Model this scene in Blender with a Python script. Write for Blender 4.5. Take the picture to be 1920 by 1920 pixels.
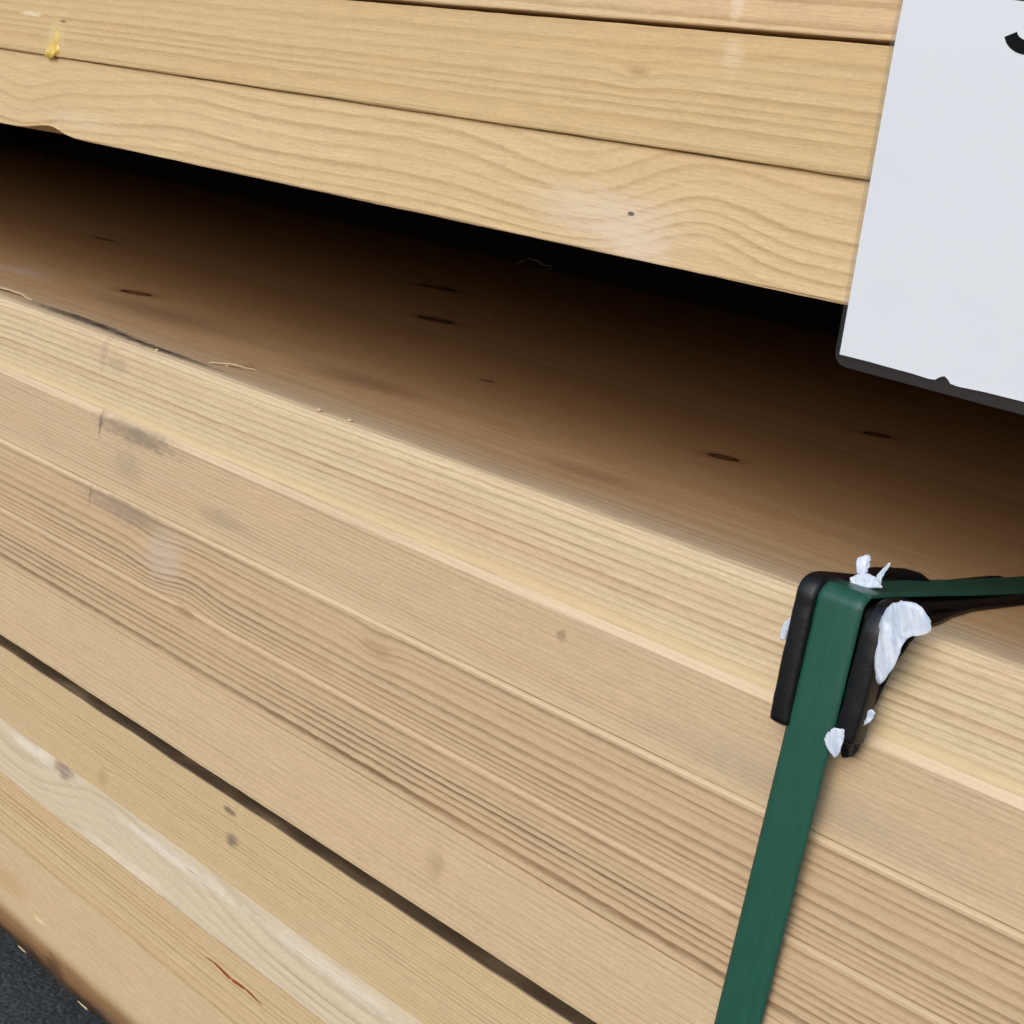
import bpy, bmesh, math, random
from mathutils import Vector, Matrix, noise as mnoise
random.seed(7)
S = bpy.context.scene
COL = S.collection
for o in list(bpy.data.objects):
    bpy.data.objects.remove(o)

# ------------------------------------------------------------------ camera
cam_d = bpy.data.cameras.new('camera')
cam = bpy.data.objects.new('camera', cam_d)
COL.objects.link(cam)
RX = (0.70341167, 0.26807255, -0.65829259)
RY = (0.68685953, -0.01810269, 0.72656471)
RZ = (0.18285519, -0.96322863, -0.19686183)
right = Vector((RX[0], RY[0], RZ[0]))
up = -Vector((RX[1], RY[1], RZ[1]))
back = -Vector((RX[2], RY[2], RZ[2]))
cm = Matrix((right, up, back)).transposed().to_4x4()
cm.translation = Vector((0.42529416, -0.480, 0.11866769))
cam.matrix_world = cm
cam_d.sensor_width = 36
cam_d.lens = 55.345
cam_d.clip_start = 0.02
cam_d.clip_end = 2000
cam_d.dof.use_dof = False
cam_d.dof.focus_distance = 0.74
cam_d.dof.aperture_fstop = 22
S.camera = cam
S.render.resolution_x = 1024
S.render.resolution_y = 1024

# ------------------------------------------------------------------ light
SUN_EL, SUN_AZ = math.radians(31), math.radians(172)   # azimuth from +Y, clockwise: behind and left of the camera
w = bpy.data.worlds.new('World'); S.world = w; w.use_nodes = True
wn = w.node_tree.nodes; wl = w.node_tree.links
bg = wn['Background']
sky = wn.new('ShaderNodeTexSky'); sky.sky_type = 'NISHITA'; sky.sun_disc = False
sky.sun_elevation = SUN_EL; sky.sun_rotation = SUN_AZ
sky.air_density = 1.0; sky.dust_density = 1.2; sky.ozone_density = 1.0
bg.inputs[1].default_value = 0.15
wl.new(sky.outputs[0], bg.inputs[0])
sd = bpy.data.lights.new('sun', 'SUN'); so = bpy.data.objects.new('sun', sd); COL.objects.link(so)
sd.energy = 1.0; sd.angle = math.radians(52); sd.color = (1.0, 0.985, 0.965)
sdir = Vector((math.sin(SUN_AZ) * math.cos(SUN_EL), math.cos(SUN_AZ) * math.cos(SUN_EL), math.sin(SUN_EL)))
so.rotation_euler = sdir.to_track_quat('Z', 'Y').to_euler()
so.location = (0, -2, 3)
S.view_settings.view_transform = 'Standard'; S.view_settings.look = 'None'
S.view_settings.gamma = 1; S.view_settings.use_curve_mapping = False
S.view_settings.exposure = 0.20
S.render.engine = 'CYCLES'
S.cycles.max_bounces = 7; S.cycles.diffuse_bounces = 4; S.cycles.transparent_max_bounces = 12

# ------------------------------------------------------------------ helpers
MM = 0.001
def lin(c):
    f = lambda v: v / 12.92 if v <= 0.04045 else ((v + 0.055) / 1.055) ** 2.4
    return tuple(f(v / 255) for v in c) + (1,)

class NT:
    """small expression helper for shader nodes"""
    def __init__(s, name):
        s.mat = bpy.data.materials.new(name); s.mat.use_nodes = True
        s.t = s.mat.node_tree; s.n = s.t.nodes; s.l = s.t.links
        s.bsdf = s.n['Principled BSDF']; s.out = s.n['Material Output']
    def _set(s, sock, v):
        if hasattr(v, 'is_output'): s.l.new(v, sock)
        else: sock.default_value = v
    def m(s, op, a, b=None, c=None, clamp=False):
        n = s.n.new('ShaderNodeMath'); n.operation = op; n.use_clamp = clamp
        s._set(n.inputs[0], a)
        if b is not None: s._set(n.inputs[1], b)
        if c is not None: s._set(n.inputs[2], c)
        return n.outputs[0]
    def add(s, a, b): return s.m('ADD', a, b)
    def sub(s, a, b): return s.m('SUBTRACT', a, b)
    def mul(s, a, b): return s.m('MULTIPLY', a, b)
    def mad(s, a, b, c): return s.m('MULTIPLY_ADD', a, b, c)
    def vec(s, x, y, z):
        n = s.n.new('ShaderNodeCombineXYZ')
        for i, v in enumerate((x, y, z)): s._set(n.inputs[i], v)
        return n.outputs[0]
    def smooth(s, e0, e1, v):
        n = s.n.new('ShaderNodeMapRange'); n.interpolation_type = 'SMOOTHSTEP'
        s._set(n.inputs[0], v); s._set(n.inputs[1], e0); s._set(n.inputs[2], e1)
        return n.outputs[0]
    def noise(s, v, scale=1.0, detail=2.0, rough=0.5, dist=0.0):
        n = s.n.new('ShaderNodeTexNoise'); s.l.new(v, n.inputs['Vector'])
        n.inputs['Scale'].default_value = scale; n.inputs['Detail'].default_value = detail
        n.inputs['Roughness'].default_value = rough; n.inputs['Distortion'].default_value = dist
        return n.outputs['Fac']
    def white(s, v):
        n = s.n.new('ShaderNodeTexWhiteNoise'); n.noise_dimensions = '1D'
        s.l.new(v, n.inputs['W']); return n.outputs['Value']
    def mix(s, f, a, b, mode='MIX'):
        n = s.n.new('ShaderNodeMix'); n.data_type = 'RGBA'; n.blend_type = mode
        s._set(n.inputs[0], f); s._set(n.inputs[6], a); s._set(n.inputs[7], b)
        return n.outputs[2]
    def gauss(s, terms):
        """exp(-sum(((v-c)/w)^2)) for terms (v, c, w)"""
        acc = None
        for v, c, wd in terms:
            d = s.mul(s.sub(v, c), 1.0 / wd); d2 = s.mul(d, d)
            acc = d2 if acc is None else s.add(acc, d2)
        return s.m('EXPONENT', s.mul(acc, -1.0))
    def coords(s):
        tc = s.n.new('ShaderNodeTexCoord'); sp = s.n.new('ShaderNodeSeparateXYZ')
        sc = s.n.new('ShaderNodeVectorMath'); sc.operation = 'SCALE'; sc.inputs[3].default_value = 1000.0
        s.l.new(tc.outputs['Object'], sc.inputs[0]); s.l.new(sc.outputs[0], sp.inputs[0])
        return sp.outputs[0], sp.outputs[1], sp.outputs[2]
    def bump(s, h, dist, strength=1.0, normal=None):
        n = s.n.new('ShaderNodeBump'); n.inputs['Distance'].default_value = dist
        n.inputs['Strength'].default_value = strength; s.l.new(h, n.inputs['Height'])
        if normal is not None: s.l.new(normal, n.inputs['Normal'])
        return n.outputs[0]

def wood(name, seed, pith, sp, early, late, amp=2.5, contrast=1.0, width_var=1.2, bends=(), knots=(), pale=(), stains_sheen=(),
         sheen=0.42, tint=None, tint2=None, fine=0.8, ringbump=0.10, slope=0.0, rough_lines=0.2, latewidth=0.45, top=0.0, bands=()):
    """Planed softwood. Lengths in mm in the board's own coordinates.
    bends: (x, width, shift, z, zwidth)   grain swerving past a knot
    knots: (plane, x, v, rx, rv, dark)     plane 'xz' = seen on the side, 'xy' = on the top
    pale:  (z_top, z_bottom, strength, colour) blend by height: sapwood, bark, painted gap shade
    stains:(plane, x, v, rx, rv, colour, strength, hard) stains, plus a painted grain sheen"""
    t = NT(name)
    x, y, z = t.coords()
    xs = t.add(x, seed * 613.7)
    # slow wander of the pith along the stem
    w1 = t.sub(t.noise(t.vec(t.mul(xs, 1 / 260.0), t.mul(y, 1 / 90.0), t.mul(z, 1 / 90.0)), 1.0, 1.0, 0.5), 0.5)
    w2 = t.sub(t.noise(t.vec(t.mul(xs, 1 / 45.0), t.mul(y, 1 / 14.0), t.mul(z, 1 / 14.0)), 1.0, 1.0, 0.55), 0.5)
    zz = z
    if slope: zz = t.mad(x, slope, zz)
    for bx, bw, sh, bz, bzw in bends:
        g = t.gauss([(x, bx, bw), (z, bz, bzw)])
        zz = t.mad(g, sh, zz)
    for k in knots:
        pl, kx, kv, rx, rv, dk = k
        if rx < 2: continue
        v = z if pl == 'xz' else y
        d = t.sub(v, kv)
        g = t.gauss([(x, kx, rx * 3.2), (v, kv, rv * 3.0)])
        push = t.mul(t.mul(d, g), -0.8)
        if pl == 'xz': zz = t.add(zz, push)
        else: zz = t.mad(push, 0.55, zz)
    dy = t.sub(y, pith[0]); dz = t.sub(zz, pith[1])
    rr = t.m('SQRT', t.add(t.mul(dy, dy), t.mul(dz, dz)))
    rr = t.mad(w1, amp * 2, rr)
    rr = t.mad(w2, amp * 0.16, rr)
    # uneven ring widths
    nv = t.sub(t.noise(t.vec(t.mul(rr, 0.055), seed * 3.1, 0.3), 1.0, 1.0, 0.6), 0.5)
    ph = t.mad(nv, width_var * 4.0, t.mul(rr, 1.0 / sp))
    jag = t.sub(t.noise(t.vec(t.mul(xs, 1 / 9.0), t.mul(y, 0.55), t.mul(z, 0.55)), 1.0, 1.0, 0.6), 0.5)
    ph = t.mad(jag, rough_lines, ph)
    fr = t.m('FRACT', ph); idn = t.m('FLOOR', ph)
    rnd = t.white(t.add(idn, seed * 17.0)); rnd2 = t.white(t.add(idn, seed * 31.0 + 5))
    lw = t.mul(t.smooth(1.0 - latewidth * 1.3, 0.9, fr), t.sub(1.0, t.smooth(0.88, 1.0, fr)))
    ramp = t.mul(fr, 0.30)
    lat = t.mul(t.add(lw, ramp), t.mad(rnd, 0.75, 0.30))
    brk = t.add(t.mul(w2, 0.5), t.add(t.mul(jag, 0.6), 0.5))
    lat = t.mul(lat, t.mad(brk, 0.9, 0.5))
    lat = t.mul(lat, contrast)
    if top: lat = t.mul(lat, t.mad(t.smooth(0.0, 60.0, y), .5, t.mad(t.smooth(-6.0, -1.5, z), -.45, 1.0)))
    lat = t.m('MINIMUM', lat, 1.0)
    col = t.mix(lat, lin(early), lin(late))
    # slow colour change from ring to ring and along the board
    tn = t.noise(t.vec(t.mul(xs, 1 / 170.0), t.mul(y, 1 / 16.0), t.mul(zz, 1 / 13.0)), 1.0, 1.0, 0.5)
    tf = t.smooth(0.38, 0.72, t.mad(rnd2, 0.22, t.mul(tn, 0.85)))
    col = t.mix(t.mul(tf, 0.55), col, t.mix(0.75, col, lin(tint or (214, 176, 138))))
    tn2 = t.add(t.mul(w1, 1.0), 0.55)
    col = t.mix(t.mul(t.smooth(0.45, 0.75, tn2), 0.4), col, lin(tint2 or (210, 190, 152)))
    # wood fibre
    fb = t.noise(t.vec(t.mul(xs, 1 / 22.0), t.mul(y, 1.25), t.mul(z, 1.25)), 1.0, 3.0, 0.7)
    fb2 = t.noise(t.vec(t.mul(xs, 1 / 3.0), t.mul(y, 1.1), t.mul(z, 1.1)), 1.0, 1.0, 0.6)
    vv = t.mad(t.sub(fb, 0.5), 0.62 * fine, t.mad(t.sub(fb2, 0.5), 0.30 * fine, 1.0))
    col = t.mix(1.0, col, t.vec(vv, vv, vv), 'MULTIPLY')
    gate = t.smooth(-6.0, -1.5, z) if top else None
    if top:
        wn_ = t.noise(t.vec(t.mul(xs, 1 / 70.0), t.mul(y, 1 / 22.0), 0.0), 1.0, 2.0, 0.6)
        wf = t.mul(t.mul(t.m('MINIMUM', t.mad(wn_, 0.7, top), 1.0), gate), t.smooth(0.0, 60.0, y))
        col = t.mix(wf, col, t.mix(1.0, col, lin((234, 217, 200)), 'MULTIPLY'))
    for zc, hw, st, pc in bands:  # bright joint lines: light on the chamfers painted into the colour
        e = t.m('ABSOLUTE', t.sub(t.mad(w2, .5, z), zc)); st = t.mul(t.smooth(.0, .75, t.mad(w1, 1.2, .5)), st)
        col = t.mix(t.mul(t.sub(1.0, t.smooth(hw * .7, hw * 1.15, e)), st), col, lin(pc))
    if stains_sheen:
        sn1 = t.sub(t.noise(t.vec(t.mul(xs, 1 / 7.0), t.mul(y, 1 / 3.2), t.mul(z, 1 / 3.2)), 1.0, 3.0, 0.65), 0.5)
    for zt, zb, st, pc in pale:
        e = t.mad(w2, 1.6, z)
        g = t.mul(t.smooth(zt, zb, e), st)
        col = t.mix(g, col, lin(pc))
    for pl, sx, sv, rx, rv, sc, st, hard in stains_sheen:
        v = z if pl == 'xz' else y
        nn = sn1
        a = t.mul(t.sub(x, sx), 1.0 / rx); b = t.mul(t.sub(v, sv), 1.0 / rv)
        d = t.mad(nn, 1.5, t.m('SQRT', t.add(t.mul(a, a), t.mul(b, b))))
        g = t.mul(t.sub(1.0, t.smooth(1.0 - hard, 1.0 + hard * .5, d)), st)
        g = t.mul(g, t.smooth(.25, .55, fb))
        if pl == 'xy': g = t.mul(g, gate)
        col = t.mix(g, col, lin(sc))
    kh = None
    for pl, kx, kv, rx, rv, dk in knots:
        v = z if pl == 'xz' else y
        nn = w2
        a = t.mul(t.sub(x, kx), 1.0 / rx); b = t.mul(t.sub(v, kv), 1.0 / rv)
        d = t.mad(nn, 0.5, t.m('SQRT', t.add(t.mul(a, a), t.mul(b, b))))
        halo = t.mul(t.sub(1.0, t.smooth(0.9, 2.4, d)), 0.5 * dk)
        core = t.sub(1.0, t.smooth(0.8, 1.02, d))
        rim = t.mul(core, t.smooth(0.35, 0.8, d))
        rings = t.mad(t.m('SINE', t.mul(d, 22.0)), 0.14, 0.5)
        if pl == 'xy':
            halo = t.mul(halo, gate); core = t.mul(core, gate); rim = t.mul(rim, gate)
        col = t.mix(halo, col, lin((158, 110, 72)))
        col = t.mix(t.mul(core, dk), col, t.mix(rings, lin((92, 56, 34)), lin((150, 100, 64))))
        col = t.mix(t.mul(rim, dk), col, lin((38, 24, 17)))
    col = t.mix(1.0, col, (1.0, .935, .89, 1), 'MULTIPLY')
    t.l.new(col, t.bsdf.inputs['Base Color'])
    t._set(t.bsdf.inputs['Roughness'], t.mad(t.sub(fb, 0.5), 0.3, sheen + 0.16))
    t.bsdf.inputs['Specular IOR Level'].default_value = 0.35
    h = t.mad(fb, 0.12, t.mul(fb2, 0.06))
    t.l.new(t.bump(h, 0.001, 0.9), t.bsdf.inputs['Normal'])
    return t.mat

def empty(name, loc, label, cat, group=None):
    o = bpy.data.objects.new(name, None); COL.objects.link(o); o.location = Vector(loc) * MM; o['kind'] = 'thing'
    o.empty_display_size = 0.05
    tag(o, label, cat, group); return o
def tag(o, label=None, cat=None, group=None, kind=None):
    if label: o['label'] = label
    if cat: o['category'] = cat
    if group: o['group'] = group
    if kind: o['kind'] = kind
    return o
def obj(name, verts, faces, mat, parent=None, smooth=False, origin=None):
    """verts in mm, world coordinates; origin (mm) becomes the object's own origin for top-level meshes"""
    og = Vector(origin) if origin else Vector((0, 0, 0))
    me = bpy.data.meshes.new(name)
    me.from_pydata([tuple((Vector(v) - og) * MM) for v in verts], [], faces)
    bm = bmesh.new(); bm.from_mesh(me); bmesh.ops.recalc_face_normals(bm, faces=bm.faces); bm.to_mesh(me); bm.free()
    if smooth:
        for p in me.polygons: p.use_smooth = True
    me.materials.append(mat)
    o = bpy.data.objects.new(name, me); COL.objects.link(o); o.location = og * MM
    if parent is not None:
        o.parent = parent
        o.matrix_parent_inverse = Matrix.Translation(parent.location).inverted()
    return o

def stations(x0=-4500, x1=1500, f0=-620, f1=320, step=3.5):
    a = []; v = x0
    while v < f0: a.append(v); v += max(step, (f0 - v) * 0.25)
    v = f0
    while v < f1: a.append(v); v += step
    while v < x1: a.append(v); v += max(step, (v - f1) * 0.4 + step)
    a.append(x1); return a

def board(name, prof, mat, parent=None, jit=0.15, seed=0, xs=None, warp=None, smooth=False, origin=None):
    """prof: closed (y, z) outline in mm, swept along x with slightly uneven edges"""
    xs = xs or stations(); n = len(prof); vs = []
    for x in xs:
        for i, (y, z) in enumerate(prof):
            a = mnoise.noise(Vector((x / 40.0, i * 7.3, seed * 11.1))) * jit + mnoise.noise(Vector((x / 9.0, i * 3.7, seed * 5.7))) * jit * 0.6
            b = mnoise.noise(Vector((x / 60.0, i * 5.1 + 50, seed * 3.3))) * jit
            yy, z2 = y + b, z + a
            if warp: yy, z2 = warp(x, yy, z2, i)
            vs.append((x, yy, z2))
    fs = []
    for k in range(len(xs) - 1):
        for i in range(n):
            j = (i + 1) % n
            fs.append((k * n + i, k * n + j, (k + 1) * n + j, (k + 1) * n + i))
    fs.append(tuple(range(n - 1, -1, -1))); fs.append(tuple((len(xs) - 1) * n + i for i in range(n)))
    o = obj(name, vs, fs, mat, parent, smooth, origin)
    return o

def rect_prof(y0, y1, zt, zb, ct=(0.5, 0.5), cb=(0.5, 0.5)):
    """rectangle with a chamfer (depth, height) on the front top and front bottom arris"""
    return [(y0, zt - ct[1]), (y0, (zt + zb) / 2), (y0, zb + cb[1]), (y0 + cb[0] * .35, zb + cb[1] * .3), (y0 + cb[0], zb),
            (y1, zb), (y1, zt), (y0 + ct[0], zt)]

DEPTH = 1600.0
# ------------------------------------------------------------------ ground
gt = NT('asphalt')
gx, gy, gz = gt.coords()
gv = gt.vec(gx, gy, gz)
g1 = gt.noise(gv, 0.35, 6, 0.7); g2 = gt.noise(gv, 0.02, 4, 0.6)
gc = gt.mix(gt.smooth(0.35, 0.7, g1), lin((48, 52, 54)), lin((104, 110, 112)))
gc = gt.mix(gt.mul(gt.smooth(0.4, 0.7, g2), 0.5), gc, lin((62, 66, 68)))
gt.l.new(gc, gt.bsdf.inputs['Base Color']); gt.bsdf.inputs['Roughness'].default_value = 0.85
vo = gt.n.new('ShaderNodeTexVoronoi'); vo.inputs['Scale'].default_value = .22; gt.l.new(gv, vo.inputs['Vector'])
vc = gt.n.new('ShaderNodeSeparateColor'); gt.l.new(vo.outputs['Color'], vc.inputs[0])
gc = gt.mix(gt.mul(gt.smooth(.7, 1.0, vc.outputs[0]), .22), gc, lin((120, 124, 125)))
gt.l.new(gc, gt.bsdf.inputs['Base Color'])
gt.l.new(gt.bump(gt.sub(g1, vo.outputs['Distance']), 0.0012, 0.7), gt.bsdf.inputs['Normal'])
GZ = -500.0
g = obj('ground', [(-4e5, -4e5, GZ), (4e5, -4e5, GZ), (4e5, 4e5, GZ), (-4e5, 4e5, GZ)], [(0, 1, 2, 3)], gt.mat)
tag(g, kind='structure')

# ------------------------------------------------------------------ wood kinds
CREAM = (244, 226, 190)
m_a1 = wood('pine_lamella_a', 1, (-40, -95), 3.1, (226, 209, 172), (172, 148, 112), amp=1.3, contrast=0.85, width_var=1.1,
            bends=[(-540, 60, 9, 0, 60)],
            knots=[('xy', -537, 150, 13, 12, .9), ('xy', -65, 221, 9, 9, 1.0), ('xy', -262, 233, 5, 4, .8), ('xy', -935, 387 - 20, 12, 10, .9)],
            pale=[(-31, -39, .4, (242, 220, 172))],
            stains_sheen=[('xy', -385, 18, 60, 7, (64, 58, 58), .95, .7), ('xy', -300, 14, 56, 5, (60, 55, 54), .95, .7), ('xy', -396, 22, 12, 2.2, (36, 33, 34), 1, .6), ('xy', -366, 19, 12, 2, (36, 33, 34), 1, .6), ('xy', -340, 17, 10, 2, (36, 33, 34), 1, .6), ('xy', -318, 15, 11, 1.8, (40, 36, 36), 1, .6),
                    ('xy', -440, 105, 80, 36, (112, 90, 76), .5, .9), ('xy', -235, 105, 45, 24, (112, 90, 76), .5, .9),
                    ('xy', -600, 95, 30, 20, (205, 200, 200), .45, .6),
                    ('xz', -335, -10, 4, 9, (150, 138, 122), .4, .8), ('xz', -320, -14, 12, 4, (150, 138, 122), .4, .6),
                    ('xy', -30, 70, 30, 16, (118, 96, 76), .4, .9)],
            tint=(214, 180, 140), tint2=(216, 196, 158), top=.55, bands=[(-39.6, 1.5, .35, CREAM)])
m_a2 = wood('pine_lamella_b', 2, (40, -190), 2.05, (213, 191, 156), (174, 150, 116), amp=1.3, contrast=0.75, width_var=0.8,
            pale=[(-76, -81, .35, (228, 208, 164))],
            stains_sheen=[('xz', -327, -49, 1.6, 7, (98, 92, 88), .75, .6), ('xz', -290, -46.5, 42, 6, (134, 122, 108), .75, .7),
                    ('xz', -296, -64, 16, 9, (168, 154, 130), .5, .7), ('xz', -205, -70, 24, 5, (164, 150, 126), .5, .7),
                    ('xz', 150, -72, 60, 9, (174, 162, 142), .5, .8), ('xz', 29, -53, 3, 2.5, (150, 126, 98), .7, .5)],
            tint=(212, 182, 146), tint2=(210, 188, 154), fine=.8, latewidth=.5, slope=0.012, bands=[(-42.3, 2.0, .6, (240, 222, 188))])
m_a3 = wood('pine_lamella_c', 3, (30, -230), 3.5, (210, 186, 150), (140, 112, 80), amp=1.2, contrast=.9, width_var=1.1,
            bends=[(-258, 20, 3, -104, 14), (-224, 22, -3, -113, 14), (-78, 14, 3, -95, 8)],
            stains_sheen=[('xz', -326, -89, 1.5, 6, (112, 100, 92), .6, .6), ('xz', -290, -89, 44, 6, (150, 134, 118), .7, .7),
                    ('xz', -249, -103, 17, 15, (206, 192, 178), .65, .9), ('xz', -222, -125, 10, 3.0, (160, 124, 90), .6, .6),  # first entry is curly-grain sheen painted as a pale patch
                    ('xz', -300, -159, 16, 3, (170, 118, 80), .5, .7), ('xz', -75, -95, 12, 4, (166, 140, 106), .5, .6)],
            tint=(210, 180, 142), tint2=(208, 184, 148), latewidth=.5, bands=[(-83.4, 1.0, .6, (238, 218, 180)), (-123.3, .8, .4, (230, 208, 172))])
m_a5 = wood('pine_lamella_e', 5, (10, -70), 2.7, (213, 192, 156), (178, 154, 118), amp=2.6, contrast=0.6, width_var=.8,
            stains_sheen=[('xz', -14, -174, 6, 8, (170, 146, 112), .5, .8)], tint=(218, 186, 150), tint2=(208, 188, 154))
m_b1 = wood('pine_lamella_f', 6, (30, -420), 2.1, (213, 193, 153), (172, 148, 108), amp=1.6, contrast=0.75, width_var=.7,
            pale=[(-211.0, -209.8, .85, (84, 70, 58))],  # top face darkened: shade of the gap painted into the colour
            bends=[(-285, 10, 3, -246, 8)],
            stains_sheen=[('xz', -165.4, -230.9, 6, 3.2, (108, 98, 90), .8, .7), ('xz', -171.6, -217.0, 6, 2.0, (120, 104, 88), .8, .4),
                    ('xz', -287.4, -244.9, 6, 5, (176, 148, 108), .55, .6)], tint=(206, 180, 138))
m_b2 = wood('pine_lamella_g', 7, (40, -230), 5.2, (222, 208, 180), (178, 160, 130), amp=2.6, contrast=0.6, width_var=.7,
            bends=[(-371, 55, 12, -262, 26), (-278, 60, -11, -262, 26), (-77, 120, 10, -262, 30), (-190, 40, -7, -258, 20)],
            stains_sheen=[('xz', -327.7, -257.3, 11, 5.5, (158, 138, 128), .9, .5), ('xz', -350.4, -258.4, 12, 5, (236, 230, 216), .7, .6),
                    ('xz', -371.1, -258.4, 20, 3, (240, 236, 224), .7, .7), ('xz', -210.9, -261.5, 60, 3.5, (240, 236, 226), .7, .8),
                    ('xz', -76.4, -261.5, 70, 4, (238, 232, 220), .6, .8), ('xz', -252.2, -283.2, 50, 3.5, (242, 228, 208), .6, .7)],
            tint=(218, 200, 174), tint2=(214, 204, 176), fine=.7)
m_b3 = wood('pine_lamella_h', 8, (25, -480), 3.2, (214, 193, 150), (168, 142, 102), amp=1.8, contrast=0.8, width_var=.8,
            stains_sheen=[], tint=(206, 172, 132))
m_b4 = wood('pine_lamella_i', 9, (80, -352), 9.0, (212, 190, 152), (188, 158, 118), amp=3.0, contrast=0.5, width_var=.8,
            pale=[(-356, -364, .55, (206, 184, 144)), (-364, -374, .9, (136, 100, 64)), (-376, -388, .95, (74, 56, 44))],
            stains_sheen=[('xz', -334.9, -357.6, 7, 1.4, (246, 230, 180), .8, .5), ('xz', -376.3, -350.4, 25, 8, (190, 150, 106), .5, .8),
                    ('xz', -314.2, -378.3, 10, 7, (70, 48, 34), .6, .6), ('xz', -252.2, -382.4, 20, 5, (90, 84, 82), .5, .6)],
            tint=(210, 182, 144), tint2=(206, 186, 150), fine=.9)
m_u0 = wood('pine_plank_a', 11, (20, 330), 4.2, (229, 202, 158), (190, 158, 112), amp=2.0, contrast=.8, width_var=1.0,
            stains_sheen=[('xz', 54, 200, 3.5, 7, (240, 222, 192), .7, .6)])
m_u1 = wood('pine_plank_b', 12, (20, 40), 5.2, (220, 195, 147), (184, 154, 104), amp=1.6, contrast=.6, width_var=1.1, latewidth=.55,
            bends=[(10, 12, 2.5, 171, 7)],
            stains_sheen=[('xz', 56, 181, 5, 7, (234, 216, 184), .55, .7), ('xz', 12, 172, 6, 2.2, (174, 140, 96), .6, .6),
                    ('xz', -424, 158, 9, 9, (226, 208, 150), .7, .6), ('xz', -418, 164.5, 3.5, .8, (110, 84, 50), .9, .4),
                    ('xz', -455, 166.5, 14, 1.3, (244, 230, 192), .8, .5)],
            tint=(216, 182, 132), tint2=(216, 194, 146))
m_u2 = wood('pine_plank_c', 13, (75, 40), 4.6, (226, 202, 157), (190, 160, 116), amp=1.8, contrast=.65, width_var=.7, slope=-.02,
            bends=[(-455, 34, 7, 118, 30), (-300, 60, -6, 128, 30), (-12, 55, 12, 130, 26), (52, 34, -12, 122, 30)],
            stains_sheen=[('xz', 8, 116, 40, 11, (230, 212, 188), .8, .8), ('xz', 26, 106, 22, 8, (232, 214, 192), .75, .8),
                    ('xz', 20.4, 118.3, 2.0, .9, (84, 78, 72), .9, .4), ('xz', -20, 121, 26, 2.4, (234, 214, 174), .5, .8),
                    ('xz', -395, 112, 40, 4, (234, 214, 182), .5, .8)],
            tint=(216, 186, 140), tint2=(218, 196, 150), latewidth=.42)
m_rear = wood('pine_rear', 21, (300, -160), 4.0, (232, 208, 172), (176, 142, 106), amp=3, contrast=.8,
              top=.1, knots=[('xy', -845, 735, 24, 24, 1.), ('xy', -552, 458, 20, 18, 1.), ('xy', -138, 503, 10, 13, 1.)])
_b = NT('darkened_bearer')  # near-black wood: the gap's shade is put into the colour
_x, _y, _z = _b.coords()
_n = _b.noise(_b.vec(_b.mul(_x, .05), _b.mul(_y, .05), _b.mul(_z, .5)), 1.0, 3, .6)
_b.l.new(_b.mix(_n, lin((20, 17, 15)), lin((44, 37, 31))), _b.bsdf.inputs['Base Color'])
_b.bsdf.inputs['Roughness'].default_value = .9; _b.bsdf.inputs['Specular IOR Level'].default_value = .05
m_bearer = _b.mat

# ------------------------------------------------------------------ lower stack
# upper laminated beam: five lamellae, every next one a little proud with an eased upper arris
beam_a = empty('laminated_beam', (0, 190, -198), 'pale laminated pine beam under the green strap, its worn top in shadow', 'timber beam')
FY = [3.0, 1.0, 0.0, -0.7, -0.7]
a1 = [(2.4, -6.0), (2.3, -20), (2.3, -40.2), (379, -40.2), (379, 0), (10.5, 0), (7.6, -0.3), (5.0, -1.3), (3.2, -3.2)]
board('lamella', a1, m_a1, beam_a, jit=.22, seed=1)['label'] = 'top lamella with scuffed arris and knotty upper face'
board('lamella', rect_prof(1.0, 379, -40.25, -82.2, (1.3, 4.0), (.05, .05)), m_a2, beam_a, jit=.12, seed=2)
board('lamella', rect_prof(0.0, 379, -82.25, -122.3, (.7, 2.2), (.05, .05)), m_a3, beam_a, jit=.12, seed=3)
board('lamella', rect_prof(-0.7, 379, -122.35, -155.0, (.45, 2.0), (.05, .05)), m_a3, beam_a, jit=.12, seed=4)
board('lamella', rect_prof(-0.7, 379, -155.05, -198.0, (.05, .05), (.8, .8)), m_a5, beam_a, jit=.16, seed=5)

# beam standing behind it in the same layer
beam_r = empty('laminated_beam', (0, 990, -198), 'second laminated beam behind, its knotty top deep in the dark gap', 'timber beam')
board('lamella', rect_prof(379.3, DEPTH, -0.1, -98, (.04, .04)), m_rear, beam_r, jit=.05, seed=6)
board('lamella', rect_prof(379.6, DEPTH, -98.05, -198), m_rear, beam_r, jit=.2, seed=7)

# lower laminated beam, standing proud of the upper one
beam_b = empty('laminated_beam', (0, 790, -403), 'lowest laminated beam, set back in shadow line, with brown waney bottom edge', 'timber beam')
BY = 8.0
board('lamella', rect_prof(BY, DEPTH, -210.0, -253.7, (.5, .5), (.05, .05)), m_b1, beam_b, jit=.18, seed=8)
board('lamella', rect_prof(BY + .2, DEPTH, -253.75, -287.3, (.3, .3), (.4, .6)), m_b2, beam_b, jit=.22, seed=9)['label'] = 'pale lamella with wavy grain and a cut knot'
board('lamella', rect_prof(BY + .8, DEPTH, -287.35, -323.8, (.3, .3), (.5, .8)), m_b3, beam_b, jit=.3, seed=10)
wp = [(BY + 1.8, -324.3), (BY + 1.8, -346), (BY + 1.8, -364)]
for k in range(1, 9):
    a = math.radians(k * 11.25)
    wp.append((BY + 1.8 + 34 * (1 - math.cos(a)), -369 - 34 * math.sin(a)))
wp += [(DEPTH, -403), (DEPTH, -323.85), (BY + 2.2, -323.85)]
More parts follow.
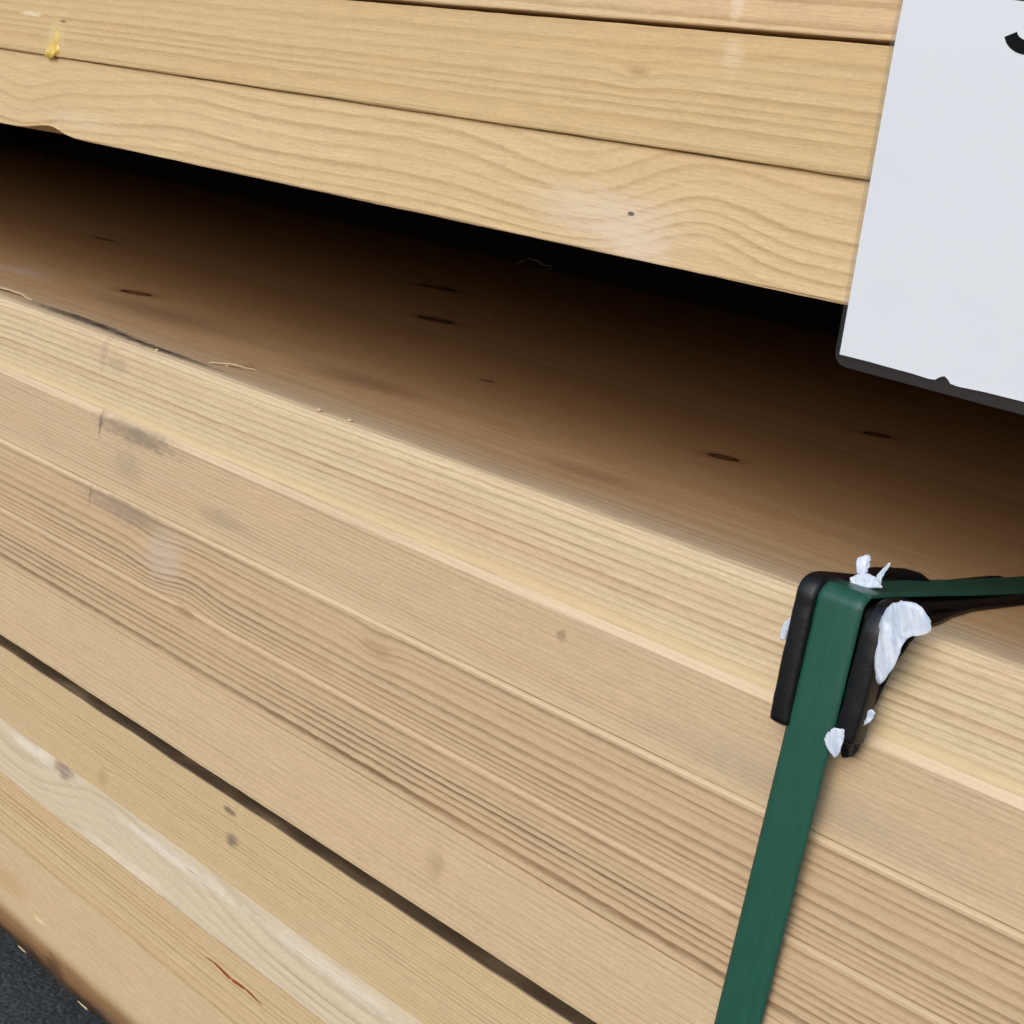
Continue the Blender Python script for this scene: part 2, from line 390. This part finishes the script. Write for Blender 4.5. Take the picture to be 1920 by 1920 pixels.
def bark(x, y, z, i):
    if 2 <= i <= 10:
        k = (i - 1) / 9.0
        n = mnoise.noise(Vector((x / 22.0, i * .9, 3.0))) * 3.6 + mnoise.noise(Vector((x / 3.6, i * 2.3, 5.0))) * 1.0 + mnoise.noise(Vector((x / 7.0, i * 1.7, 9.0))) * 1.2
        n += mnoise.noise(Vector((x / 90.0, 0, 1.0))) * 2.5
        return y + n * k, z + n * k * .6
    return y, z
board('lamella', wp, m_b4, beam_b, jit=.25, seed=11, warp=bark)['label'] = 'plain tan lamella ending in a rough brown waney edge'

for xx in (-1480, 780):
    vs = [(xx + a * 60, 30 + b * 1500, -209.9 + c * 11.8) for a in (0, 1) for b in (0, 1) for c in (0, 1)]
    o = obj('spacer_batten', vs, [(0, 1, 3, 2), (4, 6, 7, 5), (0, 4, 5, 1), (2, 3, 7, 6), (0, 2, 6, 4), (1, 5, 7, 3)], m_rear, None, False, (xx + 30, 780, -209.9))
    tag(o, 'thin spacer batten between the two lower beams, %s the picture' % ('left of' if xx < 0 else 'right of'), 'batten')

# ------------------------------------------------------------------ upper stack
def notch(x, y, z, i):
    if i in (2, 3, 4):
        g = math.exp(-((x + 424) / 24.0) ** 2) * 4.2 if x < -424 else math.exp(-((x + 424) / 17.0) ** 2) * 4.2
        return y + (g * .3 if i == 2 else 0), z + g
    return y, z
def plank(prof, mat, label, seed, jit=.2, warp=None):
    o = board('timber_plank', prof, mat, None, jit, seed, warp=warp, origin=(0, DEPTH / 2, min(p[1] for p in prof)))
    return tag(o, label, 'plank', 'planks of the upper stack')
# object coordinates of these start at the plank's own origin, so shift the pattern with them
def shifted(mat, off):
    nt = mat.node_tree
    for n in nt.nodes:
        if n.bl_idname == 'ShaderNodeVectorMath' and n.operation == 'SCALE':
            src = n.inputs[0].links[0].from_socket
            ad = nt.nodes.new('ShaderNodeVectorMath'); ad.operation = 'ADD'
            ad.inputs[1].default_value = tuple(v * MM for v in off)
            nt.links.new(src, ad.inputs[0]); nt.links.new(ad.outputs[0], n.inputs[0])
    return mat
plank(rect_prof(2.6, DEPTH, 144.6, 101.3, (.6, .6), (.7, .9)), shifted(m_u2, (0, DEPTH / 2, 101.3)),
      'lowest plank of the upper stack, wavy grain above the dark gap', 13, .25, notch)
plank(rect_prof(0, DEPTH, 189.4, 144.75, (.6, .6), (.8, .9)), shifted(m_u1, (0, DEPTH / 2, 144.75)),
      'middle plank of the upper stack with yellow resin drip near its left end', 12, .22)
plank(rect_prof(-.6, DEPTH, 236, 191.0, (.6, .6), (.7, .7)), shifted(m_u0, (0, DEPTH / 2, 191.0)),
      'topmost plank, only its lower strip showing along the picture top', 11, .2)

# ------------------------------------------------------------------ bearers
def box(name, x0, x1, y0, y1, z0, z1, mat, b=1.0):
    vs = []; fs = []
    bm = bmesh.new(); bmesh.ops.create_cube(bm, size=1)
    for v in bm.verts:
        v.co = Vector(((x0 + x1) / 2 + v.co.x * (x1 - x0), (y0 + y1) / 2 + v.co.y * (y1 - y0), (z0 + z1) / 2 + v.co.z * (z1 - z0)))
    bmesh.ops.bevel(bm, geom=list(bm.edges), offset=b, segments=2, affect='EDGES')
    bm.verts.index_update()
    vs = [v.co.copy() for v in bm.verts]; fs = [tuple(v.index for v in f.verts) for f in bm.faces]; bm.free()
    return obj(name, vs, fs, mat, None, False, ((x0 + x1) / 2, (y0 + y1) / 2, z0))
tag(box('bearer_or_blocker', -3390, -3290, 5, 1480, 0.6, 101.0, m_bearer), 'dark crosswise bearer at the far left end of the gap', 'bearer')
tag(box('bearer_or_blocker', -4400, 1400, 1500, 1590, 0.6, 101.0, m_bearer), 'long dark blocker added across the back of the gap', 'bearer')  # added to keep light out from behind and the gap black
tag(box('bearer_or_blocker', 620, 720, 5, 1480, 0.6, 101.0, m_bearer), 'crosswise bearer beyond the right picture edge', 'bearer')
for xx, nm in ((-1500, 'left'), (760, 'right')):
    tag(box('ground_bearer', xx, xx + 100, 40, 1580, GZ, -403.3, m_bearer), 'squared bearer on the ground under the lowest beam, %s one' % nm, 'bearer')

# ------------------------------------------------------------------ strap
st = NT('strap_green')
sx_, sy_, sz_ = st.coords()
rib = st.m('SINE', st.mul(sx_, 2 * math.pi / 0.85))
diag = st.m('SINE', st.add(st.mul(sz_, 2 * math.pi / 1.1), st.mul(sx_, 3.0)))
sn = st.noise(st.vec(st.mul(sx_, .5), st.mul(sy_, .06), st.mul(sz_, .06)), 1.0, 3, .6)
st.l.new(st.mix(st.smooth(.3, .7, sn), lin((33, 84, 69)), lin((37, 90, 74))), st.bsdf.inputs['Base Color'])
st.bsdf.inputs['Roughness'].default_value = 0.38
st.l.new(st.bump(st.mad(rib, .5, st.mul(diag, .35)), 0.00012, .28), st.bsdf.inputs['Normal'])

def smooth_path(pts, n=8):
    out = []
    for i in range(len(pts) - 1):
        p0 = pts[max(i - 1, 0)]; p1 = pts[i]; p2 = pts[i + 1]; p3 = pts[min(i + 2, len(pts) - 1)]
        for k in range(n):
            t = k / n
            out.append(tuple(0.5 * ((2 * b) + (-a + c) * t + (2 * a - 5 * b + 4 * c - d) * t * t + (-a + 3 * b - 3 * c + d) * t ** 3)
                             for a, b, c, d in zip(p0, p1, p2, p3)))
    out.append(pts[-1]); return out

def ribbon(path, th, half, nx=9, edge=.35, crown=0.0):
    """solid band: path of (xc, y, z) running in the y-z plane, half width along x, thickness th outwards"""
    vs = []; fs = []; m = len(path)
    sect = []
    for i in range(nx):
        u = -1 + 2 * i / (nx - 1)
        sect.append((u * half, th / 2 + crown * (1 - u * u)))
    sect = [(-half - .0, 0)] + sect + [(half, 0)] + [(u, -th / 2 + crown * (1 - (u / half) ** 2)) for u, v in reversed(sect[1:-1])]
    n = len(sect)
    for k, p in enumerate(path):
        a = path[max(k - 1, 0)]; b = path[min(k + 1, m - 1)]
        ty, tz = b[1] - a[1], b[2] - a[2]; l = math.hypot(ty, tz) or 1
        ny, nz = tz / l, -ty / l       # normal
        hw = p[3] if len(p) > 3 else 1.0
        tw = p[4] if len(p) > 4 else 0.0
        for u, v in sect:
            d = v + tw * u / half
            vs.append((p[0] + u * hw, p[1] + ny * d, p[2] + nz * d))
    for k in range(m - 1):
        for i in range(n):
            j = (i + 1) % n
            fs.append((k * n + i, k * n + j, (k + 1) * n + j, (k + 1) * n + i))
    fs.append(tuple(range(n))); fs.append(tuple((m - 1) * n + i for i in range(n)))
    return vs, fs

XC = 155.5
arc = [(XC, -8.2 + 5.5 * (1 - math.cos(math.radians(a))), 1.2 + 5.5 * math.sin(math.radians(a))) for a in (0, 15, 30, 45, 60, 75, 90)]
sxc = lambda v: XC + max(-9.0, (v + 45) * .034) if v < -45 else XC
p_front = [(sxc(v), -1.8, v) for v in (-410, -340, -280, -230)] + [(sxc(v), -2.1 - (v + 200) * .0395, v) for v in (-200, -180, -140, -100, -70, -50)] + [(XC, -8.2, v) for v in (-36, -20, -8)]
p_top = [(XC + .6, 12, 6.5), (XC + 1.5, 40, 5.6), (XC + 2.2, 90, 3.4), (XC + 2.4, 160, 1.9), (XC + 2.4, 379, 1.6), (XC + 2.4, 1590, 2.0)]
spath = p_front + arc + p_top
spath = smooth_path(spath, 6)
vs, fs = ribbon(spath, 1.1, 9.4)
strap = obj('packing_strap', vs, fs, st.mat, None, True, (XC, -9, -384))
tag(strap, 'dark green plastic strap running down the beam face and over its arris', 'strap')
shifted(st.mat, (XC, -9, -384))

# ------------------------------------------------------------------ black corner pad under the strap
bk = NT('black_rubber')
bx_, by_, bz_ = bk.coords()
bn = bk.noise(bk.vec(bx_, by_, bz_), .5, 4, .6)
bk.l.new(bk.mix(bn, lin((7, 7, 9)), lin((17, 17, 21))), bk.bsdf.inputs['Base Color'])
bk.bsdf.inputs['Roughness'].default_value = .42
bk.l.new(bk.bump(bn, .0006, .22), bk.bsdf.inputs['Normal'])
pad = empty('corner_protector', (XC, 0, -48), 'black rubber corner pad clamped under the green strap at the arris', 'protector')
# sheet over the arris
path = [(XC, -3.4, -45.5), (XC, -3.6, -20), (XC, -4.0, -4), (XC, -3.0, 1.5), (XC, 1.0, 3.0), (XC + .5, 10, 3.2), (XC + 1, 30, 2.6), (XC + 2, 70, 1.6), (XC + 2, 130, 1.2)]
path = [p + (1.0,) for p in smooth_path(path, 5)]
vs, fs = ribbon(path, 2.0, 15.0)
obj('pad_sheet', vs, fs, bk.mat, pad, True)
def tube(pts, rad, nseg=14, squash=1.0, seed=0, amp=.25, power=2.0):
    vs = []; fs = []; m = len(pts)
    for k, p in enumerate(pts):
        a = Vector(pts[max(k - 1, 0)]); b = Vector(pts[min(k + 1, m - 1)]); T = (b - a).normalized()
        U = Vector((1, 0, 0)); U = (U - T * U.dot(T)).normalized(); V = T.cross(U)
        r = rad(k / (m - 1))
        for i in range(nseg):
            t = 2 * math.pi * i / nseg
            ct, sn_ = math.cos(t), math.sin(t)
            q = Vector(p) + U * math.copysign(abs(ct) ** (2 / power), ct) * r + V * math.copysign(abs(sn_) ** (2 / power), sn_) * r * squash
            q += Vector((mnoise.noise(q / 5 + Vector((seed, 0, 0))), mnoise.noise(q / 5 + Vector((0, seed + 9, 0))), 0)) * amp
            vs.append(tuple(q))
    for k in range(m - 1):
        for i in range(nseg):
            j = (i + 1) % nseg
            fs.append((k * nseg + i, k * nseg + j, (k + 1) * nseg + j, (k + 1) * nseg + i))
    fs.append(tuple(range(nseg))); fs.append(tuple((m - 1) * nseg + i for i in range(nseg)))
    return vs, fs
def capr(r):
    return lambda t: r * min(1.0, (max(0.0, 1 - abs(2 * t - 1) ** 40)) ** .5 + .6)
vs, fs = tube(smooth_path([(143.0, -5.6, -47), (142.9, -6.2, -35), (142.7, -6.4, -15), (142.6, -6.3, -3), (142.6, -6.0, 2.4), (142.9, -2.4, 4.6), (144.5, 6, 4.4), (146, 20, 3.4), (147, 45, 2.6)], 6), capr(4.3), 20, seed=1, power=3.6)
obj('padded_edge', vs, fs, bk.mat, pad, True)
vs, fs = tube(smooth_path([(169.5, -5.6, -44), (170.6, -6.2, -30), (171.0, -6.2, -14), (171.0, -5.6, -3), (171.2, -1.5, 2.4), (171.6, 7, 3.0), (171.2, 18, 1.6), (170.6, 30, .2)], 6), lambda t: capr(4.6)(t) * (1 - .75 * max(0, (t - .75) / .25)), 20, seed=2, power=3.6)
obj('padded_edge', vs, fs, bk.mat, pad, True)

# ------------------------------------------------------------------ torn wrapping film caught beneath the strap
fm = NT('film_white')
fx, fy, fz = fm.coords()
fn = fm.noise(fm.vec(fm.mul(fm.add(fx, fm.mul(fz, .4)), 2.4), fy, fm.mul(fz, .5)), .22, 2, .5, .3)
fm.l.new(fm.mix(fm.smooth(.3, .75, fn), lin((226, 232, 240)), lin((192, 204, 226))), fm.bsdf.inputs['Base Color'])
fm.bsdf.inputs['Roughness'].default_value = .22
fm.l.new(fm.bump(fn, .0012, .5), fm.bsdf.inputs['Normal'])
def film(outline, yfn, label, th=.18, mat=None, name='film_scrap', cat='film scrap', amp=.8, inner=7):
    """thin crumpled sheet with the (x, z) outline in mm; yfn(u, v) gives its depth"""
    n = len(outline); pts = smooth_path([tuple(p) for p in outline] + [tuple(outline[0])], 5)[:-1]
    pts = [(p[0] + mnoise.noise(Vector((p[0] * 1.3, p[1] * 1.3, 2.0))) * .55, p[1] + mnoise.noise(Vector((p[0] * 1.3, p[1] * 1.3, 7.0))) * .55) for p in pts]
    c = (sum(p[0] for p in pts) / len(pts), sum(p[1] for p in pts) / len(pts)); m = len(pts)
    rings = []
    for r in range(inner + 1):
        f = 1 - r / (inner + .5)
        rings.append([(c[0] + (p[0] - c[0]) * f, c[1] + (p[1] - c[1]) * f) for p in pts])
    vs = []; fs = []
    for side in (0, 1):
        for ring in rings:
            for (x, z) in ring:
                y = yfn(x, z) + mnoise.noise(Vector(((x + z * .35) / 3.2, z / 16, 4.4))) * amp + (abs(mnoise.noise(Vector((x / 1.9, z / 3.4, 8.8)))) - .2) * amp * 1.1 + (th if side else 0)
                vs.append((x, y, z))
    L = (inner + 1) * m
    for side in (0, 1):
        o = side * L
        for r in range(inner):
            for i in range(m):
                j = (i + 1) % m
                fs.append((o + r * m + i, o + r * m + j, o + (r + 1) * m + j, o + (r + 1) * m + i))
        fs.append(tuple(o + inner * m + i for i in range(m)))
    for i in range(m):
        j = (i + 1) % m
        fs.append((i, j, L + j, L + i))
    xs = [v[0] for v in vs]; zs = [v[2] for v in vs]; ys = [v[1] for v in vs]
    og = (sum(xs) / len(xs), sum(ys) / len(ys), min(zs))
    o = obj(name, vs, fs, mat or fm.mat, None, True, og)
    return tag(o, label, cat, 'torn film scraps around the strap')
film([(179.5, 11.0), (185.9, 11.3), (190.2, 7.1), (190.7, 3.0), (185.5, 0.0), (183.6, -4.4), (183.1, -10.2), (178.8, -19.0), (175.1, -13.0), (173.3, -7.0), (173.0, 0.5), (174.5, 6.6)],
     lambda x, z: -11.5 - .028 * (x - 181) ** 2 * -1 + .01 * (z + 2) ** 2 * .3, 'large white teardrop scrap of torn film right of the strap')
film([(166.4, -39.4), (170.2, -38.9), (170.7, -44.7), (170.0, -48.6), (167.7, -48.9), (164.1, -45.4), (164.0, -42.5)],
     lambda x, z: -11.2, 'small white film tongue at the pad foot beside the strap', amp=.4)
film([(150.7, 6.1), (161.6, 8.6), (158.5, 11.1), (154.6, 12.0), (154.4, 15.2), (152.9, 17.8), (150.0, 16.6), (149.4, 13.2), (151.6, 10.5), (149.5, 8.5)],
     lambda x, z: 6 + (z - 8) * .3, 'curled white film tuft standing up behind the strap bend', amp=1.6)
film([(150, 7.0), (146, 6.6), (142.3, 7.2), (137.7, 6.9), (137.6, 5.9), (142.3, 5.4), (146.5, 4.6), (151, 4.6)],
     lambda x, z: 5.0, 'thin pale film sliver pointing left from the black pad', amp=.6)
film([(158.0, 12.2), (161.3, 17.5), (162.2, 17.0), (160.4, 12.0), (160, 9.5), (158, 9.5)], lambda x, z: 8.0, 'tiny upright white film point above the strap', amp=.4)
film([(129.5, -14.0), (131.6, -12.0), (133.5, -14), (132.6, -18), (130.2, -21), (128.9, -18)], lambda x, z: 2.0 , 'small white film speck left of the black pad', amp=.3)
film([(172.2, -32), (176.8, -29.4), (177.6, -31.6), (175.6, -35.2), (172.4, -36)], lambda x, z: -6.5, 'crumpled white film flake at the foot of the pad', amp=1.2)
# the black outer face of the same film
vs, fs = tube(smooth_path([(147.0, 12, 6.2), (146.2, 24, 7.4), (146.0, 36, 7.2), (148.0, 50, 6.4), (150.5, 62, 4.6)], 5), lambda t: 2.6 * (1 - abs(2 * t - 1) ** 4) + .3, seed=7, amp=1.2)
tag(obj('film_scrap', vs, fs, bk.mat, None, True, (147, 36, 4)), 'rolled black film edge lying behind the strap bend', 'film scrap', 'torn film scraps around the strap')
film([(173, 5.0), (181, 5.5), (184.0, 1.6), (181.0, -6), (177.5, -17), (174.6, -28), (171, -40), (168.5, -41), (170, -20)], lambda x, z: -1.6 - max(0, (z + 40) * .05), 'black film strip hanging beside the right pad edge', mat=bk.mat, amp=.5, th=.6)
film([(166.2, -44), (170.5, -42.8), (173.2, -45.2), (171.0, -49.4), (167.6, -50)], lambda x, z: -4.6, 'black film curl under the foot of the pad', mat=bk.mat, amp=.5, th=1.6)
# flap lying on the beam top
def flap():
    out = [(172, 4), (181.6, 5.5), (179.5, 20), (175.6, 36), (172.6, 58), (173.2, 99), (176, 150), (176, 200), (160, 200), (160, 4)]
    n = len(out)
    vs = [(x, y, 1.0 + .4 * math.sin(x + y * .2)) for x, y in out] + [(x, y, .4) for x, y in out]
    fs = [tuple(range(n)), tuple(range(2 * n - 1, n - 1, -1))] + [(i, (i + 1) % n, n + (i + 1) % n, n + i) for i in range(n)]
    o = obj('film_scrap', vs, fs, bk.mat, None, False, (168, 100, .4))
    tag(o, 'flat black film flap on the beam top along the strap', 'film scrap', 'torn film scraps around the strap')
flap()

# ------------------------------------------------------------------ label
pp = NT('label_paper')
px_, py_, pz_ = pp.coords()
pn = pp.noise(pp.vec(px_, py_, pz_), .03, 3, .5); pn2 = pp.noise(pp.vec(px_, py_, pz_), 1.2, 3, .6)
pp.l.new(pp.mix(pn, lin((221, 225, 229)), lin((226, 229, 232))), pp.bsdf.inputs['Base Color'])
pp.bsdf.inputs['Roughness'].default_value = .6
pp.l.new(pp.bump(pp.mad(pn, 1.0, pp.mul(pn2, .02)), .001, .5), pp.bsdf.inputs['Normal'])
sl = NT('clear_sleeve')
sl.n.remove(sl.bsdf)
tr = sl.n.new('ShaderNodeBsdfTransparent'); gl = sl.n.new('ShaderNodeBsdfGlossy'); df = sl.n.new('ShaderNodeBsdfDiffuse')
tr.inputs[0].default_value = (.93, .93, .94, 1); gl.inputs['Roughness'].default_value = .25; df.inputs[0].default_value = (.55, .53, .55, 1)
mx = sl.n.new('ShaderNodeMixShader'); mx2 = sl.n.new('ShaderNodeMixShader')
mx.inputs[0].default_value = .02; mx2.inputs[0].default_value = .022
sl.l.new(tr.outputs[0], mx.inputs[1]); sl.l.new(df.outputs[0], mx.inputs[2])
sl.l.new(mx.outputs[0], mx2.inputs[1]); sl.l.new(gl.outputs[0], mx2.inputs[2]); sl.l.new(mx2.outputs[0], sl.out.inputs[0])
ink = NT('label_ink'); ink.bsdf.inputs['Base Color'].default_value = lin((16, 17, 19)); ink.bsdf.inputs['Roughness'].default_value = .7; ink.bsdf.inputs['Specular IOR Level'].default_value = .1

label = empty('timber_label', (195, 0, 78), 'white paper label in clear sleeve with a black 3, hung on the upper planks', 'label')
def ly(z):           # the sheet leans in below the middle plank
    return -2.6 + 3.9 * max(0.0, min(1.0, (190 - z) / 105.0))
def lx(z):
    return 128.2 - (z - 84.3) * (4.0 / 120.0)
def sheet(outline, off, th, mat, name, parent, cuts=40):
    """flat outline (x, z) triangulated in bands so the sheet can lean"""
    bm = bmesh.new()
    f = bm.faces.new([bm.verts.new((x, 0, z)) for x, z in outline])
    bm.normal_update()
    for i in range(1, cuts):
        zc = 70 + i * 4.2
        bmesh.ops.bisect_plane(bm, geom=list(bm.verts) + list(bm.edges) + list(bm.faces), plane_co=(0, 0, zc), plane_no=(0, 0, 1))
    bmesh.ops.triangulate(bm, faces=list(bm.faces))
    ex = bmesh.ops.extrude_face_region(bm, geom=list(bm.faces))
    for v in [e for e in ex['geom'] if isinstance(e, bmesh.types.BMVert)]: v.co.y += th
    for v in bm.verts: v.co.y += ly(v.co.z) + off
    bm.verts.index_update()
    vs = [v.co.copy() for v in bm.verts]; fs = [tuple(v.index for v in f.verts) for f in bm.faces]; bm.free()
    return obj(name, vs, fs, mat, parent)
TOPZ = 228.0
ol = [(lx(84.3), 84.3), (140, 84.2), (150, 83.9), (158, 83.7), (164, 83.3), (166.4, 83.5), (167.8, 84.7), (169.5, 85.4), (171.0, 84.6), (172.2, 83.4), (175, 83.1), (185, 83.4), (197, 83.3), (262, 82.6), (262, TOPZ), (lx(TOPZ), TOPZ)]
sheet(ol, -.9, .3, pp.mat, 'paper', label)
def rounded(x0, x1, z0, z1, r):
    o = []
    for cx, cz, a0 in ((x0 + r, z0 + r, 180), (x1 - r, z0 + r, 270), (x1 - r, z1 - r, 0), (x0 + r, z1 - r, 90)):
        for k in range(6):
            a = math.radians(a0 + 18 * k); o.append((cx + r * math.cos(a), cz + r * math.sin(a)))
    return o
so_ = [(x - (z - 84.3) * (4.0 / 120.0), z - (x - 128) * .018) for x, z in rounded(126.0, 268, 80.4, TOPZ + 4, 5.0)]
sheet(so_, -.35, .3, sl.mat, 'sleeve', label)
# the digit: two bowls drawn as a thick stroke
def digit3(x0, zb, h, wd, sw):
    """stroke outline of a 3 with its lowest point at zb"""
    c = []
    r2 = h * .27; r1 = h * .23
    cz2 = zb + r2; cz1 = zb + h - r1; cx = x0 + wd * .47
    for a in range(195, 451, 8): c.append((cx + (wd * .5) * math.cos(math.radians(a)), cz2 + r2 * math.sin(math.radians(a))))
    low = c
    upp = [(cx + wd * .44 * math.cos(math.radians(a)), cz1 + r1 * math.sin(math.radians(a))) for a in range(-90, 190, 8)]
    mid = (cx - wd * .14, (cz2 + r2 + cz1 - r1) / 2)
    return [low + [mid], [mid] + upp]
def stroke(paths, sw, off, th, name, parent):
    vs = []; fs = []
    for path in paths:
        b = len(vs); m = len(path)
        for k, (x, z) in enumerate(path):
            a = path[max(k - 1, 0)]; c = path[min(k + 1, m - 1)]
            tx, tz = c[0] - a[0], c[1] - a[1]; l = math.hypot(tx, tz) or 1
            nx_, nz_ = -tz / l * sw / 2, tx / l * sw / 2
            for s_ in (1, -1):
                X, Z = x + s_ * nx_, z + s_ * nz_
                vs.append((X - (Z - 190) * .033, ly(Z) + off, Z)); vs.append((X - (Z - 190) * .033, ly(Z) + off + th, Z))
        for k in range(m - 1):
            i = b + 4 * k
            fs += [(i, i + 2, i + 6, i + 4), (i + 1, i + 5, i + 7, i + 3), (i, i + 4, i + 5, i + 1), (i + 2, i + 3, i + 7, i + 6)]
        fs += [(b, b + 1, b + 3, b + 2), (b + 4 * m - 4, b + 4 * m - 2, b + 4 * m - 1, b + 4 * m - 3)]
    return obj(name, vs, fs, ink.mat, parent)
stroke(digit3(166.4, 191.9, 18.6, 13.5, 4.4), 4.4, -1.0, .06, 'printed_digit', label)

# ------------------------------------------------------------------ small things
rs = NT('resin')
rs.bsdf.inputs['Base Color'].default_value = lin((232, 196, 98)); rs.bsdf.inputs['Roughness'].default_value = .12
rs.bsdf.inputs['Subsurface Weight'].default_value = .6; rs.bsdf.inputs['Subsurface Radius'].default_value = (.003, .002, .0006)
rs.bsdf.inputs['Coat Weight'].default_value = .6
def blob(cx, cy, cz, rx, ry, rz, mat, name, parent=None, seed=1, amp=.18, sub=3):
    bm = bmesh.new(); bmesh.ops.create_icosphere(bm, subdivisions=sub, radius=1)
    for v in bm.verts:
        k = 1 + mnoise.noise(v.co * 1.6 + Vector((seed * 3.3, 0, 0))) * amp * 2
        v.co = Vector((cx + v.co.x * rx * k, cy + v.co.y * ry * k, cz + v.co.z * rz * k))
    bm.verts.index_update()
    vs = [v.co.copy() for v in bm.verts]; fs = [tuple(v.index for v in f.verts) for f in bm.faces]; bm.free()
    return obj(name, vs, fs, mat, parent, True, None if parent else (cx, cy, cz - rz))
rd = empty('resin_drip', (-427, 0, 144), 'yellow resin drip on the middle plank just above the lower one', 'resin')
blob(-427.5, -.4, 147.2, 5.4, 1.6, 3.8, rs.mat, 'drop', rd, 1)
blob(-430.0, -.2, 145.0, 2.2, 1.2, 2.2, rs.mat, 'drop', rd, 2)
blob(-421.0, -.1, 148.5, 2.8, .9, 3.6, rs.mat, 'drop', rd, 3)
blob(-423.5, .0, 154.5, 2.6, .5, 5.0, rs.mat, 'streak', rd, 4)

# raised splinters on the worn arris and the beam top
m_spl = NT('splinter_wood')
m_spl.bsdf.inputs['Base Color'].default_value = lin((222, 196, 152)); m_spl.bsdf.inputs['Roughness'].default_value = .6
def splinter(p0, p1, wd, lift, label, mat=None, name='wood_splinter', cat='splinter', kink=0.0, seed=1):
    a = Vector(p0); b = Vector(p1); n = 12; vs = []; fs = []
    side = (b - a).cross(Vector((0, 0, 1))).normalized()
    for k in range(n + 1):
        t = k / n; c = a.lerp(b, t)
        h = lift * math.sin(math.pi * min(1, t * .9 + .05)) + mnoise.noise(Vector((t * 6, seed, 0))) * lift * .4
        ww = wd * (1 - t) ** .6 * (.7 + .5 * mnoise.noise(Vector((t * 5, seed + 3, 1)))) + .12
        c = c + side * (kink * math.sin(t * 5 + seed))
        for s_ in (-1, 1):
            for d in (0, .5):
                vs.append(tuple(c + side * ww * s_ + Vector((0, 0, h - d + .5))))
    for k in range(n):
        i = 4 * k
        fs += [(i, i + 2, i + 6, i + 4), (i + 1, i + 5, i + 7, i + 3), (i, i + 4, i + 5, i + 1), (i + 2, i + 3, i + 7, i + 6)]
    fs += [(0, 1, 3, 2), (4 * n, 4 * n + 2, 4 * n + 3, 4 * n + 1)]
    o = obj(name, vs, fs, mat or m_spl.mat, None, False, (a.x, a.y, a.z))
    return tag(o, label, cat, 'splinters on the beam top')
splinter((-500, 17, .2), (-448, 20, .1), 4.0, 1.8, 'torn pale splinter lifting from the worn arris at the left edge', kink=1.0, seed=2)
splinter((-262, 20, .1), (-246, 40, .1), 1.2, 1.6, 'short curled splinter on the worn arris, left of the middle', kink=1.0, seed=4)
splinter((-256, 28, .1), (-262, 50, .1), 1.0, 1.6, 'thin splinter crossing the grain beside the curled one', kink=.6, seed=5)
_sc = splinter((-1434, 1470, .6), (-1372, 1485, .6), 8, 12, 'pale scrap lying deep in the dark gap', mat=fm.mat, name='film_scrap', cat='film scrap', kink=6, seed=6)
del _sc['group']
for i, (x, y) in enumerate([(-293, 8), (-150, 6), (-128, 7)]):
    blob(x, y, .5, 1.5, .9, .6, m_spl.mat, 'wood_crumb', None, i, .3, 2)
for i, o in enumerate([o for o in bpy.data.objects if o.name.startswith('wood_crumb')]):
    tag(o, ['tiny pale crumb on the dark-scuffed arris', 'tiny pale crumb on the arris, left of its neighbour', 'tiny pale crumb on the arris, right of its neighbour'][i], 'crumb', 'crumbs on the arris')
# ochre resin check in the narrow lamella of the lowest beam
ck = NT('resin_pocket'); ck.bsdf.inputs['Base Color'].default_value = lin((150, 74, 24)); ck.bsdf.inputs['Roughness'].default_value = .35
vs, fs = tube([(-172 + k * 4.1, BY + .55, -300.6 - 1.6 * (k / 12.0) + .5 * math.sin(k * .9)) for k in range(13)], lambda t: .12 + .75 * math.sin(math.pi * t) ** .8, 8, .5, 3, .1)
ckp = obj('resin_pocket', vs, fs, ck.mat, beam_b)
# pale fibre shreds along the waney edge
for i, (x, y, z, r) in enumerate([(-362, 17.5, -392, 7), (-290, 18.6, -394, 6)]):
    blob(x, y, z, r * .7, .4, .45, m_spl.mat, 'fibre_shred', beam_b, i + 9, .45, 3)
